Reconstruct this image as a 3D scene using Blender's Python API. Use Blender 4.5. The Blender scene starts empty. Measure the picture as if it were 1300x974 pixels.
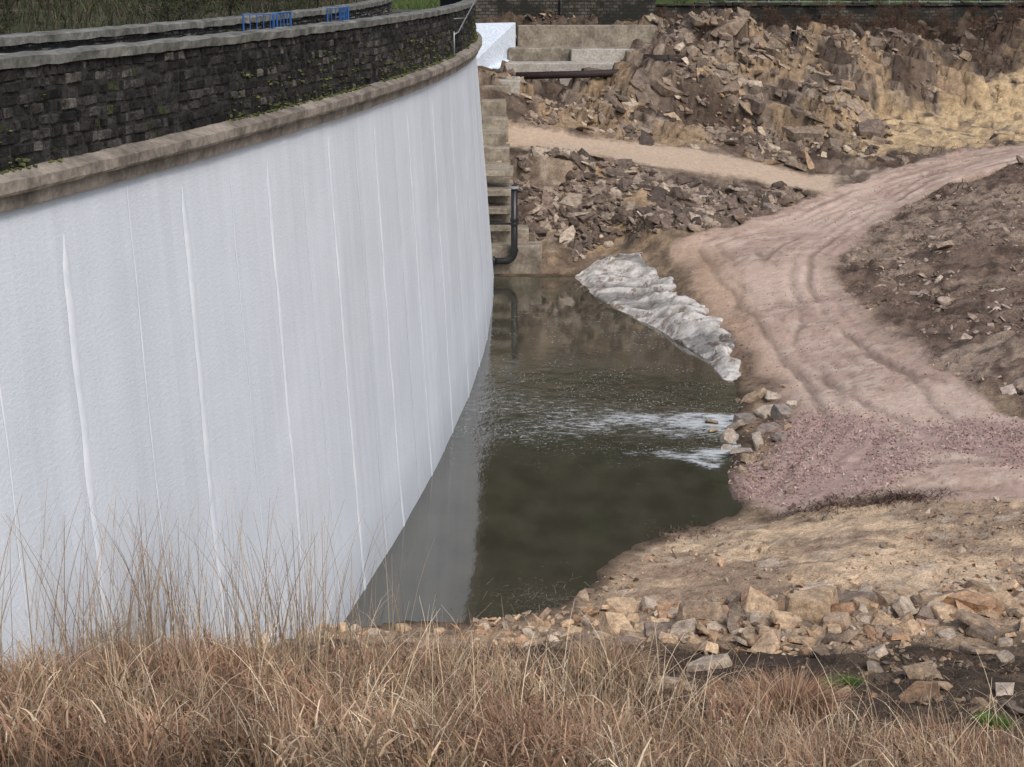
import bpy, bmesh, math, random
import numpy as np
from mathutils import Vector
random.seed(7); rng=np.random.default_rng(11)
scene=bpy.context.scene
R=math.radians

# ------------------------------------------------------------------ helpers
def hash2(ix,iy,seed=0):
    n=(ix.astype(np.int64)*374761393+iy.astype(np.int64)*668265263+seed*974711)&0xffffffff
    n=((n^(n>>13))*1274126177)&0xffffffff
    n=(n^(n>>16))&0xffffffff
    return n.astype(np.float64)/4294967295.0
def vnoise(x,y,seed=0):
    ix=np.floor(x);iy=np.floor(y);fx=x-ix;fy=y-iy
    fx=fx*fx*(3-2*fx);fy=fy*fy*(3-2*fy)
    a=hash2(ix,iy,seed);b=hash2(ix+1,iy,seed);c=hash2(ix,iy+1,seed);d=hash2(ix+1,iy+1,seed)
    return (a*(1-fx)+b*fx)*(1-fy)+(c*(1-fx)+d*fx)*fy
def fbm(x,y,oct=4,seed=0):
    s=0;a=1;t=0
    for i in range(oct):
        s=s+a*vnoise(x*2**i+i*17.3,y*2**i-i*9.1,seed+i);t+=a;a*=.5
    return s/t   # 0..1
def facet(x,y,scale,seed):
    """blocky fractured-rock height: every cell is a tilted plane"""
    X=x/scale;Y=y/scale;ix=np.floor(X);iy=np.floor(Y)
    best=np.full(x.shape,1e9);sec=np.full(x.shape,1e9);h=np.zeros(x.shape);cid=np.zeros(x.shape)
    for dx in (-1,0,1):
        for dy in (-1,0,1):
            cx=ix+dx;cy=iy+dy
            px=cx+hash2(cx,cy,seed);py=cy+hash2(cx,cy,seed+1)
            d=(X-px)**2+(Y-py)**2
            r=hash2(cx,cy,seed+2);tx=hash2(cx,cy,seed+3)-.5;ty=hash2(cx,cy,seed+4)-.5
            m=d<best
            sec=np.where(m,best,np.minimum(sec,d))
            best=np.where(m,d,best)
            h=np.where(m,r-.5+1.3*tx*(X-px)+1.3*ty*(Y-py),h)
            cid=np.where(m,hash2(cx,cy,seed+5),cid)
    return h,cid,np.sqrt(sec)-np.sqrt(best)
def sdf(poly,x,y):
    """signed distance, positive inside"""
    P=np.array(poly,float);n=len(P)
    d=np.full(x.shape,1e18);ins=np.zeros(x.shape,bool)
    for i in range(n):
        ax,ay=P[i];bx,by=P[(i+1)%n]
        ex=bx-ax;ey=by-ay;wx=x-ax;wy=y-ay
        t=np.clip((wx*ex+wy*ey)/(ex*ex+ey*ey+1e-12),0,1)
        d=np.minimum(d,(wx-t*ex)**2+(wy-t*ey)**2)
        if ay!=by:
            c=((ay>y)!=(by>y))&(x<(bx-ax)*(y-ay)/(by-ay)+ax)
            ins^=c
    d=np.sqrt(d)
    return np.where(ins,d,-d)
def sm(a,b,x):
    t=np.clip((x-a)/(b-a),0,1);return t*t*(3-2*t)
def mixc(c,new,m):
    return c*(1-m[...,None])+np.array(new)*m[...,None]

def link(o,parent=None):
    scene.collection.objects.link(o)
    if parent is not None:o.parent=parent
    return o
def empty(name):
    o=bpy.data.objects.new(name,None);return link(o)
def mesh_np(name,verts,faces,mat,cols=None,parent=None,smooth=False,uv=None):
    """faces: (n,k) int array"""
    me=bpy.data.meshes.new(name)
    verts=np.asarray(verts,np.float32).reshape(-1,3);faces=np.asarray(faces,np.int32)
    nf,k=faces.shape
    me.vertices.add(len(verts));me.vertices.foreach_set('co',verts.ravel())
    me.loops.add(nf*k);me.loops.foreach_set('vertex_index',faces.ravel())
    me.polygons.add(nf);me.polygons.foreach_set('loop_start',np.arange(0,nf*k,k,dtype=np.int32))
    me.polygons.foreach_set('loop_total',np.full(nf,k,np.int32))
    me.update(calc_edges=True)
    if smooth: me.polygons.foreach_set('use_smooth',np.ones(nf,bool))
    else: me.polygons.foreach_set('use_smooth',np.zeros(nf,bool))
    if cols is not None:
        a=me.color_attributes.new('Col','FLOAT_COLOR','POINT')
        c=np.ones((len(verts),4),np.float32);c[:,:cols.shape[1]]=cols
        a.data.foreach_set('color',c.ravel())
    if uv is not None:
        l=me.uv_layers.new(name='UVMap');l.data.foreach_set('uv',np.asarray(uv,np.float32)[faces.ravel()].ravel())
    me.materials.append(mat)
    return link(bpy.data.objects.new(name,me),parent)

# ------------------------------------------------------------------ materials
class N:
    def __init__(s,name):
        s.m=bpy.data.materials.new(name);s.m.use_nodes=True;s.t=s.m.node_tree;s.t.nodes.clear()
        s.out=s.n('ShaderNodeOutputMaterial');s.b=s.n('ShaderNodeBsdfPrincipled')
        s.l(s.b.outputs[0],s.out.inputs[0])
    def n(s,ty,**k):
        x=s.t.nodes.new(ty)
        for a,v in k.items():
            if hasattr(x,a):setattr(x,a,v)
            else:x.inputs[a].default_value=v
        return x
    def l(s,a,b):s.t.links.new(a,b)
    def noise(s,vec,scale,detail=4,rough=.6):
        x=s.n('ShaderNodeTexNoise');x.inputs['Scale'].default_value=scale;x.inputs['Detail'].default_value=detail;x.inputs['Roughness'].default_value=rough
        if vec is not None:s.l(vec,x.inputs['Vector'])
        return x.outputs['Fac']
    def map(s,v,a,b,c,d):
        x=s.n('ShaderNodeMapRange');s.l(v,x.inputs[0])
        for i,q in enumerate((a,b,c,d)):x.inputs[i+1].default_value=q
        return x.outputs[0]
    def mix(s,f,a,b,blend='MIX'):
        x=s.n('ShaderNodeMix');x.data_type='RGBA';x.blend_type=blend
        for v,i in ((f,0),(a,6),(b,7)):
            if isinstance(v,(int,float)):x.inputs[i].default_value=v
            elif isinstance(v,tuple):x.inputs[i].default_value=(*v,1)
            else:s.l(v,x.inputs[i])
        return x.outputs[2]
    def math(s,op,a,b=0.):
        x=s.n('ShaderNodeMath');x.operation=op
        for v,i in ((a,0),(b,1)):
            if isinstance(v,(int,float)):x.inputs[i].default_value=v
            else:s.l(v,x.inputs[i])
        return x.outputs[0]
    def bump(s,h,st,dist,prev=None):
        x=s.n('ShaderNodeBump');x.inputs['Strength'].default_value=st;x.inputs['Distance'].default_value=dist
        s.l(h,x.inputs['Height'])
        if prev is not None:s.l(prev,x.inputs['Normal'])
        return x.outputs[0]
    def set(s,col=None,rough=None,norm=None,spec=None):
        if col is not None:
            if isinstance(col,tuple):s.b.inputs['Base Color'].default_value=(*col,1)
            else:s.l(col,s.b.inputs['Base Color'])
        if rough is not None:
            if isinstance(rough,(int,float)):s.b.inputs['Roughness'].default_value=rough
            else:s.l(rough,s.b.inputs['Roughness'])
        if norm is not None:s.l(norm,s.b.inputs['Normal'])
        if spec is not None:s.b.inputs['Specular IOR Level'].default_value=spec
        return s.m

def attr_mat(name,rough=.9,var=.5,scale=6,bst=.5,bd=.05,spec=.3,fine=40,det=3):
    m=N(name);a=m.n('ShaderNodeVertexColor');a.layer_name='Col'
    if var<=0: return m.set(a.outputs[0],rough,None,spec)
    tc=m.n('ShaderNodeNewGeometry').outputs['Position']
    n1=m.noise(tc,scale,det,.7);n2=m.noise(tc,fine,1,.7)
    f=m.math('MULTIPLY',m.map(n1,.3,.7,1-var,1+var),m.map(n2,.3,.7,1-var*.6,1+var*.6))
    comb=m.n('ShaderNodeCombineColor');[m.l(f,comb.inputs[i]) for i in range(3)]
    col=m.mix(1.,a.outputs[0],comb.outputs[0],'MULTIPLY')
    hh_=m.math('ADD',n1,m.math('MULTIPLY',n2,.3))
    return m.set(col,rough,m.bump(hh_,bst,bd),spec)
mat_ground=attr_mat('earth_and_gravel',.95,.36,3.0,.9,.12,.2,22)
mat_track=attr_mat('rolled_pink_grit',.95,.15,5.0,.9,.06,.2,26)
mat_rock=attr_mat('fractured_stone',.85,.38,5,.7,.06,.3,30,2)
mat_grass=attr_mat('dry_stalks',.7,0,spec=.25)
mat_gravel=attr_mat('crushed_pink_stone',.9,0,spec=.3)

# ------------------------------------------------------------------ terrain definition (metres)
CP=[(-8,22,3.8),(-3,22,3.6),(0,20,3.8),(4,20,3.6),(8,20,3.3),(13,20,3.1),(0,10,7.6),(-8,10,8),(10,10,7),(20,10,7),(0,0,11.4),(-15,0,11.5),(15,0,11),(-5.5,26,2.45),(0,26,2.2),(5,26,1.9),(10,26,1.7),(15,26,1.8),(-3.6,34,0),
(-0.8,33.9,0.0),(0.9,34.6,0.0),(3.8,39.5,0.0),(5.7,41.2,0.0),(6.6,48.3,0.0),(7.5,56.2,0.0),(5.4,65.2,0.0),(3.0,76.2,0.0),(-0.4,76.6,0.0),(5.4,31.9,0.8),(8.3,31.2,0.9),(4.7,27.5,1.5),(7.8,26.7,1.7),(7.8,36.2,0.8),(11.1,35.6,1.0),(9.0,42.3,0.8),(12.6,40.9,1.2),(10.5,49.9,1.0),(13.0,48.7,1.3),(14.5,47.7,1.6),(9.9,61.0,1.2),(12.1,64.0,1.5),(7.5,70.5,1.3),(8.6,75.0,1.6),(11.4,80.7,2.2),(16.0,85.7,3.0),(20.6,85.5,3.8),(25.1,85.3,4.6),(14.3,69.3,2.3),(14.6,63.4,2.0),(18.4,61.9,2.6),(19.6,71.8,3.2),(15.6,51.8,2.0),(-0.4,86.0,5.3),(2.7,86.5,5.1),(5.8,86.0,4.6),(11.6,85.5,3.8),(0.4,78.6,3.2),(3.9,78.2,2.9),(7.3,80.2,3.0),(1.8,77.5,1.2),(17.9,88.0,4.2),(19.1,98.5,6.0),(22.8,113.8,9.4),(17.1,109.2,8.6),(27.9,103.7,7.0),(29.3,109.6,9.3),(23.8,96.0,4.9),(10.6,93.9,5.5),(2.1,93.0,6.4),(0.4,90.3,7.6),(6.3,93.6,7.4),(7.1,106.8,9.4),(12.2,109.2,8.6),(0.0,118.0,10.3),(30.0,118.0,10.3),(60.0,118.0,10.5),(60.0,90.0,7.0),(60.0,60.0,5.0),(50.0,30.0,4.0),(-15.0,118.0,10.3)]
P=np.array(CP,float);n=len(P)
def tps(r2): return np.where(r2>0,.5*r2*np.log(r2+1e-9),0)
d2=((P[:,None,:2]-P[None,:,:2])**2).sum(-1)
A=np.zeros((n+3,n+3));A[:n,:n]=tps(d2)+np.eye(n)*2.0;A[:n,n]=1;A[:n,n+1:]=P[:,:2];A[n,:n]=1;A[n+1:,:n]=P[:,:2].T
W=np.linalg.solve(A,np.concatenate([P[:,2],np.zeros(3)]))
def base_h(x,y):
    x=np.clip(x,-16,55);y=np.clip(y,0,118)
    s=W[n]+W[n+1]*x+W[n+2]*y
    for i in range(n): s=s+W[i]*tps((P[i,0]-x)**2+(P[i,1]-y)**2)
    return s
POOL=[(-9,76.5),(3,76.1),(3.6,70.5),(5.4,64.8),(6.9,59.2),(7.2,54),(7.1,50.9),(6.5,48.4),(5.9,43.6),(5.7,41.1),(4,39.7),(2.8,38.6),(1.8,36.6),(0.9,34.7),(0,33.9),(-3.6,33.5),(-9,33.5)]
TRACK=[(40,88.5),(25.7,87.3),(22.5,87.1),(18.4,86.2),(15.9,85.2),(13.1,82.1),(10,77.8),(7.6,76.1),(6.9,75.4),(7.2,68.2),(7.6,63.3),(8,57.4),(8.1,51.7),(8,48.4),(6.7,45.5),(5.6,42.9),(6.8,40.6),(9.4,39.6),(12,38.7),(20,38.5),(20,44),(14.2,44.9),(13.2,46.6),(13.3,49.6),(12.9,53.4),(12.3,58.7),(12.5,65.6),(13,68.2),(14.3,71.1),(17.7,79.0),(20.7,82.3),(24.6,83.0),(40,83.5)]
PATH=[(-2,86.6),(2,87.0),(5.1,86.9),(9,86.9),(12.1,86.6),(16,86),(15.4,84.2),(11.2,84.3),(8.1,84.2),(5,84.0),(1.9,84.6),(-2,84.6)]
PINK=[(7.7,48.2),(8.8,49.5),(10.6,47.2),(10.8,43.9),(10,41.3),(7.8,40.9),(5.6,42.8),(6.5,45.7)]
PINK2=[(11.3,46.2),(13.7,44.9),(18,44.5),(18,41),(12.7,41.5),(11.2,43.3)]
SAND=[(5.6,40.7),(12,38.9),(22,38.5),(22,32),(10.2,32.4),(8.9,33.6),(5.7,33.4),(3.4,33.1),(1.2,34.4),(1.9,36.6),(3.9,38.9)]
DEBRIS=[(40,83),(24.3,82.7),(20.6,82.0),(17.4,78.3),(14.1,70.8),(12.9,68),(12.4,65),(12.2,59),(12.8,53.4),(13.3,49.6),(14.4,46.3),(40,44)]
OCHRE=[(18.3,95),(21,97),(24,98),(31,104),(40,105),(40,88),(26,88),(22,89),(18,88),(17,89)]
GEO=[(2.6,76.6),(3.6,70.5),(5.4,64.8),(6.8,59.5),(7.0,56.0),(7.8,56.0),(7.7,60),(7.7,64),(7.0,70),(6.6,75),(5,78)]

def axis(fine,far0,far1):
    c=list(fine);x=fine[0];st=fine[1]-fine[0]
    left=[]
    while x>far0:
        st*=1.18;x-=st;left.append(x)
    x=fine[-1];st=fine[-1]-fine[-2];right=[]
    while x<far1:
        st*=1.18;x+=st;right.append(x)
    return np.array(left[::-1]+c+right)
xs=axis(np.arange(-13,34,.15),-700,700)
ys=axis(np.concatenate([np.arange(14,40,.13),np.arange(40,76,.19),np.arange(76,118,.14)]),-120,1200)
GX,GY=np.meshgrid(xs,ys)
nx,ny=len(xs),len(ys)
Z=base_h(GX,GY)
wob=(fbm(GX*.7,GY*.5,4,3)-.5);wob2=(fbm(GX*.7+40,GY*.5,4,9)-.5)
wx=GX+wob*2.0;wy=GY+wob2*2.6
wxs=GX+wob*1.0;wys=GY+wob2*1.2
sP=sdf(POOL,wxs,wys);sT=sdf(TRACK,wxs,wys);sPa=sdf(PATH,GX,GY+wob*1.0);sS=sdf(SAND,wx,wy)
sK=np.maximum(sdf(PINK,wx,wy),sdf(PINK2,wx,wy));sD=sdf(DEBRIS,wxs,wys);sO=sdf(OCHRE,wx,wy);sG=sdf(GEO,GX,GY)
sTc=sdf(TRACK,GX,GY)
out=-sP
mT=sm(-.25,.25,sT);mPa=sm(-.5,.2,sPa);mS=sm(-.5,.5,sS);mK=sm(-.4,.3,sK);mD=sm(-.3,.3,sD)*(1-mT);mO=sm(-1,1,sO)
far_rock=sm(76,78.5,GY+wob*2)*(1-mT)*(1-mPa)*(1-mD)*sm(119,114,GY)
bank=sm(34.2,31,GY+wob*1.2)
soft=np.maximum.reduce([mT,mPa,mS*.8])
# relief: dipping beds broken by joints
f1,c1,e1=facet(GX*.8+wob*.8+GY*.35,GY*1.35+wob2*.8,2.6,21);f2,c2,e2=facet(GX*.75+wob*.4+GY*.3,GY*1.5,.95,51);f3,c3,e3=facet(GX,GY*1.4,.40,77)
upper=sm(87,91,GY)
cl_line=92.5+2.5*(fbm(GX*.12,GX*0,3,70)-.5)*2
cliff=far_rock*sm(0,1.0,GY-cl_line)*sm(22,6,GY-cl_line)*sm(5,9,GX)*sm(27,19,GX)*(1-.9*mO)
cliff2=far_rock*sm(0,.8,GY-cl_line-7)*sm(14,3,GY-cl_line-7)*sm(9,12,GX)
amp=far_rock*(.32+.42*upper)*(1-.6*mO)*sm(0,1.2,-sPa)
Z=Z+1.9*cliff+1.1*cliff2+amp*(1.3*f1+.7*f2+.32*f3)-amp*.30*sm(.12,.0,e2)
terr=amp*(.45+.75*sm(.35,.6,fbm(GX*.1,GY*.1,3,71)))
dip=GX*.25+wob*.4
zz=(Z+dip)/.7;Zt=(np.floor(zz)+sm(.6,1.,zz-np.floor(zz)))*.7-dip
Z=Z*(1-terr)+Zt*terr
rest=(1-far_rock)
Z=Z+rest*(1-soft)*( (fbm(GX*.8,GY*.8,5,31)-.5)*.40 + f3*.08)
Z=Z+soft*(fbm(GX*.9,GY*.9,5,33)-.5)*.14
swirl=np.sin((np.hypot(GX-3,(GY-27)*1.0)+wob*1.2)*5.2)*sm(.44,.58,fbm(GX*.4,GY*.4,3,38))
Z=Z+mS*((fbm(GX*2.2,GY*2.2,4,34)-.5)*.24+swirl*.03)
Z=Z+mD*((fbm(GX*.5,GY*.5,5,35)-.5)*.4+f2*.10+f3*.08)
Z=Z+mK*(f3*.05+(fbm(GX*5,GY*5,3,36)-.5)*.10)
# wheel ruts follow the track edges
dT=np.clip(sTc+wob*.5,0,9)
lowf=(fbm(GX*.12,GY*.05,2,90))
brk=sm(.35,.5,fbm(GX*.5+3,GY*.25,3,95))
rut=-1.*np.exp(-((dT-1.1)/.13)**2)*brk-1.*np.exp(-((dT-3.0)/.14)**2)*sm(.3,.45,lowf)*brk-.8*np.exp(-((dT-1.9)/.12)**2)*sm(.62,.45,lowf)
rut=rut+.55*np.sin(dT*10+lowf*8)*sm(.2,.8,sT)*sm(.36,.52,fbm(GX*.25+7,GY*.08,3,91))
dg=(GX*1.0+GY*.22+wob*.8+lowf*2)
rut=rut-.8*sm(.86,.98,np.sin(dg*3.1))*sm(.3,1,sT)*sm(.42,.52,fbm(GX*.2+70,GY*.1,3,92))*sm(76,60,GY)*brk
dg2=(GX*1.0-GY*.16+wob*.8)
rut=rut-.8*sm(.9,.99,np.sin(dg2*2.7))*sm(.3,1,sT)*sm(.5,.6,fbm(GX*.2+20,GY*.1,3,93))*sm(72,60,GY)
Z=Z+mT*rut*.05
# shore
o=np.maximum(out,0)
Zo=np.minimum(np.maximum(Z,.05+.05*o),.06+.62*o+.12*wob*sm(0,1,o))
Zo=np.where((GY>24)&(GY<82),Zo,np.maximum(Z,.1))
mG=sm(-1.0,0,sG);Zo=Zo*(1-mG)+np.minimum(Zo,.1+.36*o)*mG
Z=np.where(sP>0,-np.minimum(.9,.35*sP)-.01,Zo)
beyond=sm(117,121,GY)
hill=10.35+np.clip(GY-126,0,150)*.55+ (fbm(GX*.02,GY*.02,4,60)-.5)*14*sm(126,180,GY)
Z=Z*(1-beyond)+hill*beyond
Z=Z+np.clip(GX-38,0,200)*.25*sm(0,40,GY)
def Xtop(y): return -1.5-(71-y)**2/400.
def Xbase(y): return -.78-(71-y)**2/500.
down=sm(-.8,-3.2,GX-Xtop(GY))*sm(125,118,GY)
zd=10.35+.012*np.clip(GY-30,0,200)+(fbm(GX*.15,GY*.15,4,66)-.5)*.8+np.clip(Xtop(GY)-12-GX,0,120)*.06
Z=Z*(1-down)+zd*down
far_back=sm(-5,-30,GY);Z=Z*(1-far_back)+11.4*far_back

# colours
b1=fbm(GX*.35,GY*.35,4,100);b2=fbm(GX*1.6,GY*1.6,4,101);b3=fbm(GX*5,GY*5,3,102)
C=np.zeros(GX.shape+(3,));C[:]=(.18,.13,.09)
C=mixc(C,(.30,.22,.145),sm(.4,.65,b2))
rk=np.zeros_like(C);rk[:]=(.17,.13,.10)
rk=mixc(rk,(.28,.22,.165),sm(.45,.75,c2)*.8);rk=mixc(rk,(.38,.31,.24),sm(.78,.95,c3)*.7);rk=mixc(rk,(.07,.053,.042),sm(.34,.12,c2)*.85)
rk=mixc(rk,(.10,.068,.05),sm(.50,.64,b1)*.7);rk=mixc(rk,(.37,.26,.155),sm(.46,.36,b1)*.7)
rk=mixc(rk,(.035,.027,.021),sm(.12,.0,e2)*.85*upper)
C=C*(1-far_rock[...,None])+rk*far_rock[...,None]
C=mixc(C,(.54,.40,.235),mO*far_rock*sm(.25,.5,b2+.2*(c1-.4)))
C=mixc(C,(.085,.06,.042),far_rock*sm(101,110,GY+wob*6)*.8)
C=mixc(C,(.19,.135,.10),mD);C=mixc(C,(.34,.26,.195),mD*sm(.45,.62,b1)*.85);C=mixc(C,(.075,.052,.04),mD*sm(.48,.34,b2)*.75)
# track
tr=np.zeros_like(C);tr[:]=(.60,.45,.36)
tr=mixc(tr,(.50,.36,.285),sm(.42,.62,b1));tr=mixc(tr,(.66,.52,.42),sm(.5,.68,b2)*.6)
tr=mixc(tr,(.50,.345,.225),sm(80,72,GY)*sm(9.6,7.8,GX+wob)*sm(50,56,GY)*.7)
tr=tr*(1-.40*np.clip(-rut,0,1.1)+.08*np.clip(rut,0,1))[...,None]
tr=mixc(tr,(.24,.17,.13),sm(.9,.0,sT)*.5*sm(.35,.6,b2))
tr=mixc(tr,(.26,.19,.145),sm(.62,.70,b3)*sm(.5,.6,b1)*.6)
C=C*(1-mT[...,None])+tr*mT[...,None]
C=mixc(C,(.52,.40,.295),mPa)
C=mixc(C,(.60,.445,.295),mS*sm(.2,.45,b2+.1));C=mixc(C,(.34,.245,.17),mS*sm(.50,.64,b1+.4*(b2-.5)));C=mixc(C,(.68,.57,.44),mS*sm(.6,.75,b2)*.5)
C=C*(1-mS*.25*np.clip(-swirl,0,1))[...,None]
C=mixc(C,(.40,.275,.24),mK*sm(.3,.55,b2+.1)*.8)
C=mixc(C,(.42,.31,.205),bank*sm(29.5,31,GY+wob)*.85)
C=mixc(C,(.07,.05,.036),bank*sm(31.0,29.4,GY+wob*2));C=mixc(C,(.16,.115,.075),sm(25,22,GY+GX*.3)*.8)
C=mixc(C,(.19,.14,.095),bank*sm(.5,.7,b2)*.4)
wet=sm(.55,.05,out)*(out>-.2);C=C*(1-.55*wet)[...,None]
C=mixc(C,(.05,.048,.033),sm(0,.1,sP))
ridge=sm(.35,.9,out)*sm(1.6,.9,out)*sm(44,48,GY)*sm(66,62,GY)*(1-mK)
C=mixc(C,(.15,.10,.075),ridge*.7)
C=mixc(C,(.06,.085,.03),beyond);C=mixc(C,(.06,.065,.035),down*sm(.4,.6,b1));C=mixc(C,(.08,.07,.05),down*sm(.6,.4,b1))

idx=np.arange(nx*ny).reshape(ny,nx)
F=np.stack([idx[:-1,:-1],idx[:-1,1:],idx[1:,1:],idx[1:,:-1]],-1).reshape(-1,4)
V=np.stack([GX,GY,Z],-1).reshape(-1,3);Cf=C.reshape(-1,3)
tm=(sT>0).ravel();pm=(sPa>0).ravel()
fT=tm[F].sum(1)>=3;fP=(pm[F].sum(1)>=3)&~fT
def sub(name,mask,mat):
    f=F[mask];u,inv=np.unique(f.ravel(),return_inverse=True)
    mesh_np(name,V[u],inv.reshape(-1,4),mat,Cf[u],smooth=True)
sub('ground',~fT&~fP,mat_ground);sub('dirt_track',fT,mat_track);sub('dirt_footpath',fP,mat_track)

def hz(x,y):
    i=np.clip(np.searchsorted(xs,x)-1,0,nx-2);j=np.clip(np.searchsorted(ys,y)-1,0,ny-2)
    fx=(x-xs[i])/(xs[i+1]-xs[i]);fy=(y-ys[j])/(ys[j+1]-ys[j])
    return (Z[j,i]*(1-fx)+Z[j,i+1]*fx)*(1-fy)+(Z[j+1,i]*(1-fx)+Z[j+1,i+1]*fx)*fy

# ------------------------------------------------------------------ dam
Ys=np.concatenate([np.arange(-30,100.1,.35)])
def frame(Y):
    tx=(71-Y)/200.;l=np.sqrt(tx*tx+1);return np.stack([1/l,-tx/l],-1)   # outward normal
arc=np.concatenate([[0],np.cumsum(np.hypot(np.diff(Xtop(Ys)),np.diff(Ys)))])
def sweep(name,prof,mat,parent,Yv=Ys,closed=True,jit=0,smooth=False):
    prof=np.array(prof,float);k=len(prof);m=len(Yv);nn=frame(Yv)
    a=np.interp(Yv,Ys,arc)
    pl=np.concatenate([[0],np.cumsum(np.hypot(*np.diff(prof,axis=0).T))])
    v=np.zeros((m,k,3))
    off=prof[:,0][None,:]+(rng.random((m,k))-.5)*jit
    v[:,:,0]=Xtop(Yv)[:,None]+nn[:,0:1]*off;v[:,:,1]=Yv[:,None]+nn[:,1:2]*off;v[:,:,2]=prof[:,1][None,:]+(rng.random((m,k))-.5)*jit
    uv=np.stack(np.broadcast_arrays(a[:,None],pl[None,:]),-1).reshape(-1,2)
    id=np.arange(m*k).reshape(m,k);kk=k if closed else k-1
    f=[]
    for j in range(kk):
        j2=(j+1)%k;f.append(np.stack([id[:-1,j],id[1:,j],id[1:,j2],id[:-1,j2]],-1))
    return mesh_np(name,v,np.concatenate(f),mat,parent=parent,uv=uv,smooth=smooth)
def face_pt(Y,z,off=0.):
    Y=np.asarray(Y,float);z=np.asarray(z,float)
    t=np.clip((10-z)/10,-.2,1.2)
    x=Xtop(Y)*(1-t)+Xbase(Y)*t
    nn=frame(Y)
    return np.stack([x+nn[...,0]*off,Y+nn[...,1]*off,z+0*x],-1)
FALL=.27   # the membrane rolls hang along the fall line of the doubly curved face

m=N('white_geomembrane')
uv=m.n('ShaderNodeUVMap').outputs[0];sx=m.n('ShaderNodeSeparateXYZ');m.l(uv,sx.inputs[0])
pan=m.math('FLOOR',m.math('DIVIDE',m.math('ADD',sx.outputs[0],-.45),2.2));wn=m.n('ShaderNodeTexWhiteNoise');wn.noise_dimensions='1D';m.l(pan,wn.inputs['W'])
mp=m.n('ShaderNodeMapping');mp.inputs['Scale'].default_value=(2.4,.06,1);m.l(uv,mp.inputs[0])
streak=m.noise(mp.outputs[0],1.,4,.65)
mp2=m.n('ShaderNodeMapping');mp2.inputs['Scale'].default_value=(4.0,8,1);m.l(uv,mp2.inputs[0])
wr=m.noise(mp2.outputs[0],2.2,2,.65)
big=m.noise(uv,.35,3,.6);fine=m.noise(uv,34,1,.7)
f=m.math('MULTIPLY',m.map(wn.outputs[0],0,1,.92,1.0),m.map(streak,.3,.7,.915,1.03))
f=m.math('MULTIPLY',f,m.map(wr,.3,.7,.97,1.02));f=m.math('MULTIPLY',f,m.map(fine,.3,.7,.94,1.06));f=m.math('MULTIPLY',f,m.map(big,.3,.7,.94,1.02))
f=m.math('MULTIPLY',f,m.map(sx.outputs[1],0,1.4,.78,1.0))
cc=m.n('ShaderNodeCombineColor');[m.l(f,cc.inputs[i]) for i in range(3)]
col=m.mix(1.,(.795,.85,.90),cc.outputs[0],'MULTIPLY')
hsum=m.math('ADD',wr,m.math('MULTIPLY',fine,.35))
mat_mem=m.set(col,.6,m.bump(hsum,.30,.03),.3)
def simple(name,col,col2,scale=8,rough=.8,bst=.4,bd=.02,spec=.3,metal=0,det=3):
    q=N(name);tc=q.n('ShaderNodeNewGeometry').outputs['Position']
    a=q.noise(tc,scale,det,.65);b=q.noise(tc,scale*7,2,.6)
    c=q.mix(q.map(a,.35,.65,0,1),col,col2)
    g=q.n('ShaderNodeCombineColor');v=q.map(b,.3,.7,.75,1.25);[q.l(v,g.inputs[i]) for i in range(3)]
    c=q.mix(1.,c,g.outputs[0],'MULTIPLY')
    q.b.inputs['Metallic'].default_value=metal
    return q.set(c,rough,q.bump(q.math('ADD',a,q.math('MULTIPLY',b,.5)),bst,bd*2),spec)
q=N('weld_strip');gpos=q.n('ShaderNodeNewGeometry').outputs['Position']
mat_seam=q.set(q.mix(q.map(q.noise(gpos,1.4,3,.75),.42,.64,0,1),(.76,.815,.865),(.87,.905,.94)),.6,None,.3)
mat_corn=simple('weathered_concrete',(.36,.31,.255),(.16,.14,.115),1.3,.9,.6,.02)
mat_cope=simple('coping_concrete',(.26,.255,.225),(.11,.11,.093),1.5,.9,.6,.02)
mat_mortar=simple('wall_core',(.05,.05,.045),(.02,.02,.018),6,.95)
mat_deck=simple('crest_roadway',(.12,.12,.115),(.08,.08,.075),3,.9)
mat_conc=simple('pale_concrete',(.50,.47,.42),(.36,.33,.28),1.2,.9,.4,.02)
mat_oldconc=simple('stained_concrete',(.38,.335,.26),(.18,.15,.115),1.0,.9,.5,.03)
mat_white=simple('white_sheet_wall',(.74,.80,.87),(.66,.74,.82),2,.6,.1,.01)
mat_pipe=simple('black_polyethylene',(.012,.012,.013),(.02,.02,.022),5,.35,.1,.003,.5)
mat_rust=simple('rusty_steel',(.05,.03,.025),(.025,.02,.018),5,.7,.4,.01,.4)
mat_blue=simple('blue_paint',(.02,.10,.30),(.03,.13,.36),5,.45,.1,.003,.5)
mat_galv=simple('galvanised_steel',(.45,.47,.48),(.35,.37,.38),9,.45,.1,.003,.5,.4)
mat_stone=attr_mat('blackened_masonry',.9,.75,4,.9,.04,.25,30)

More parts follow.
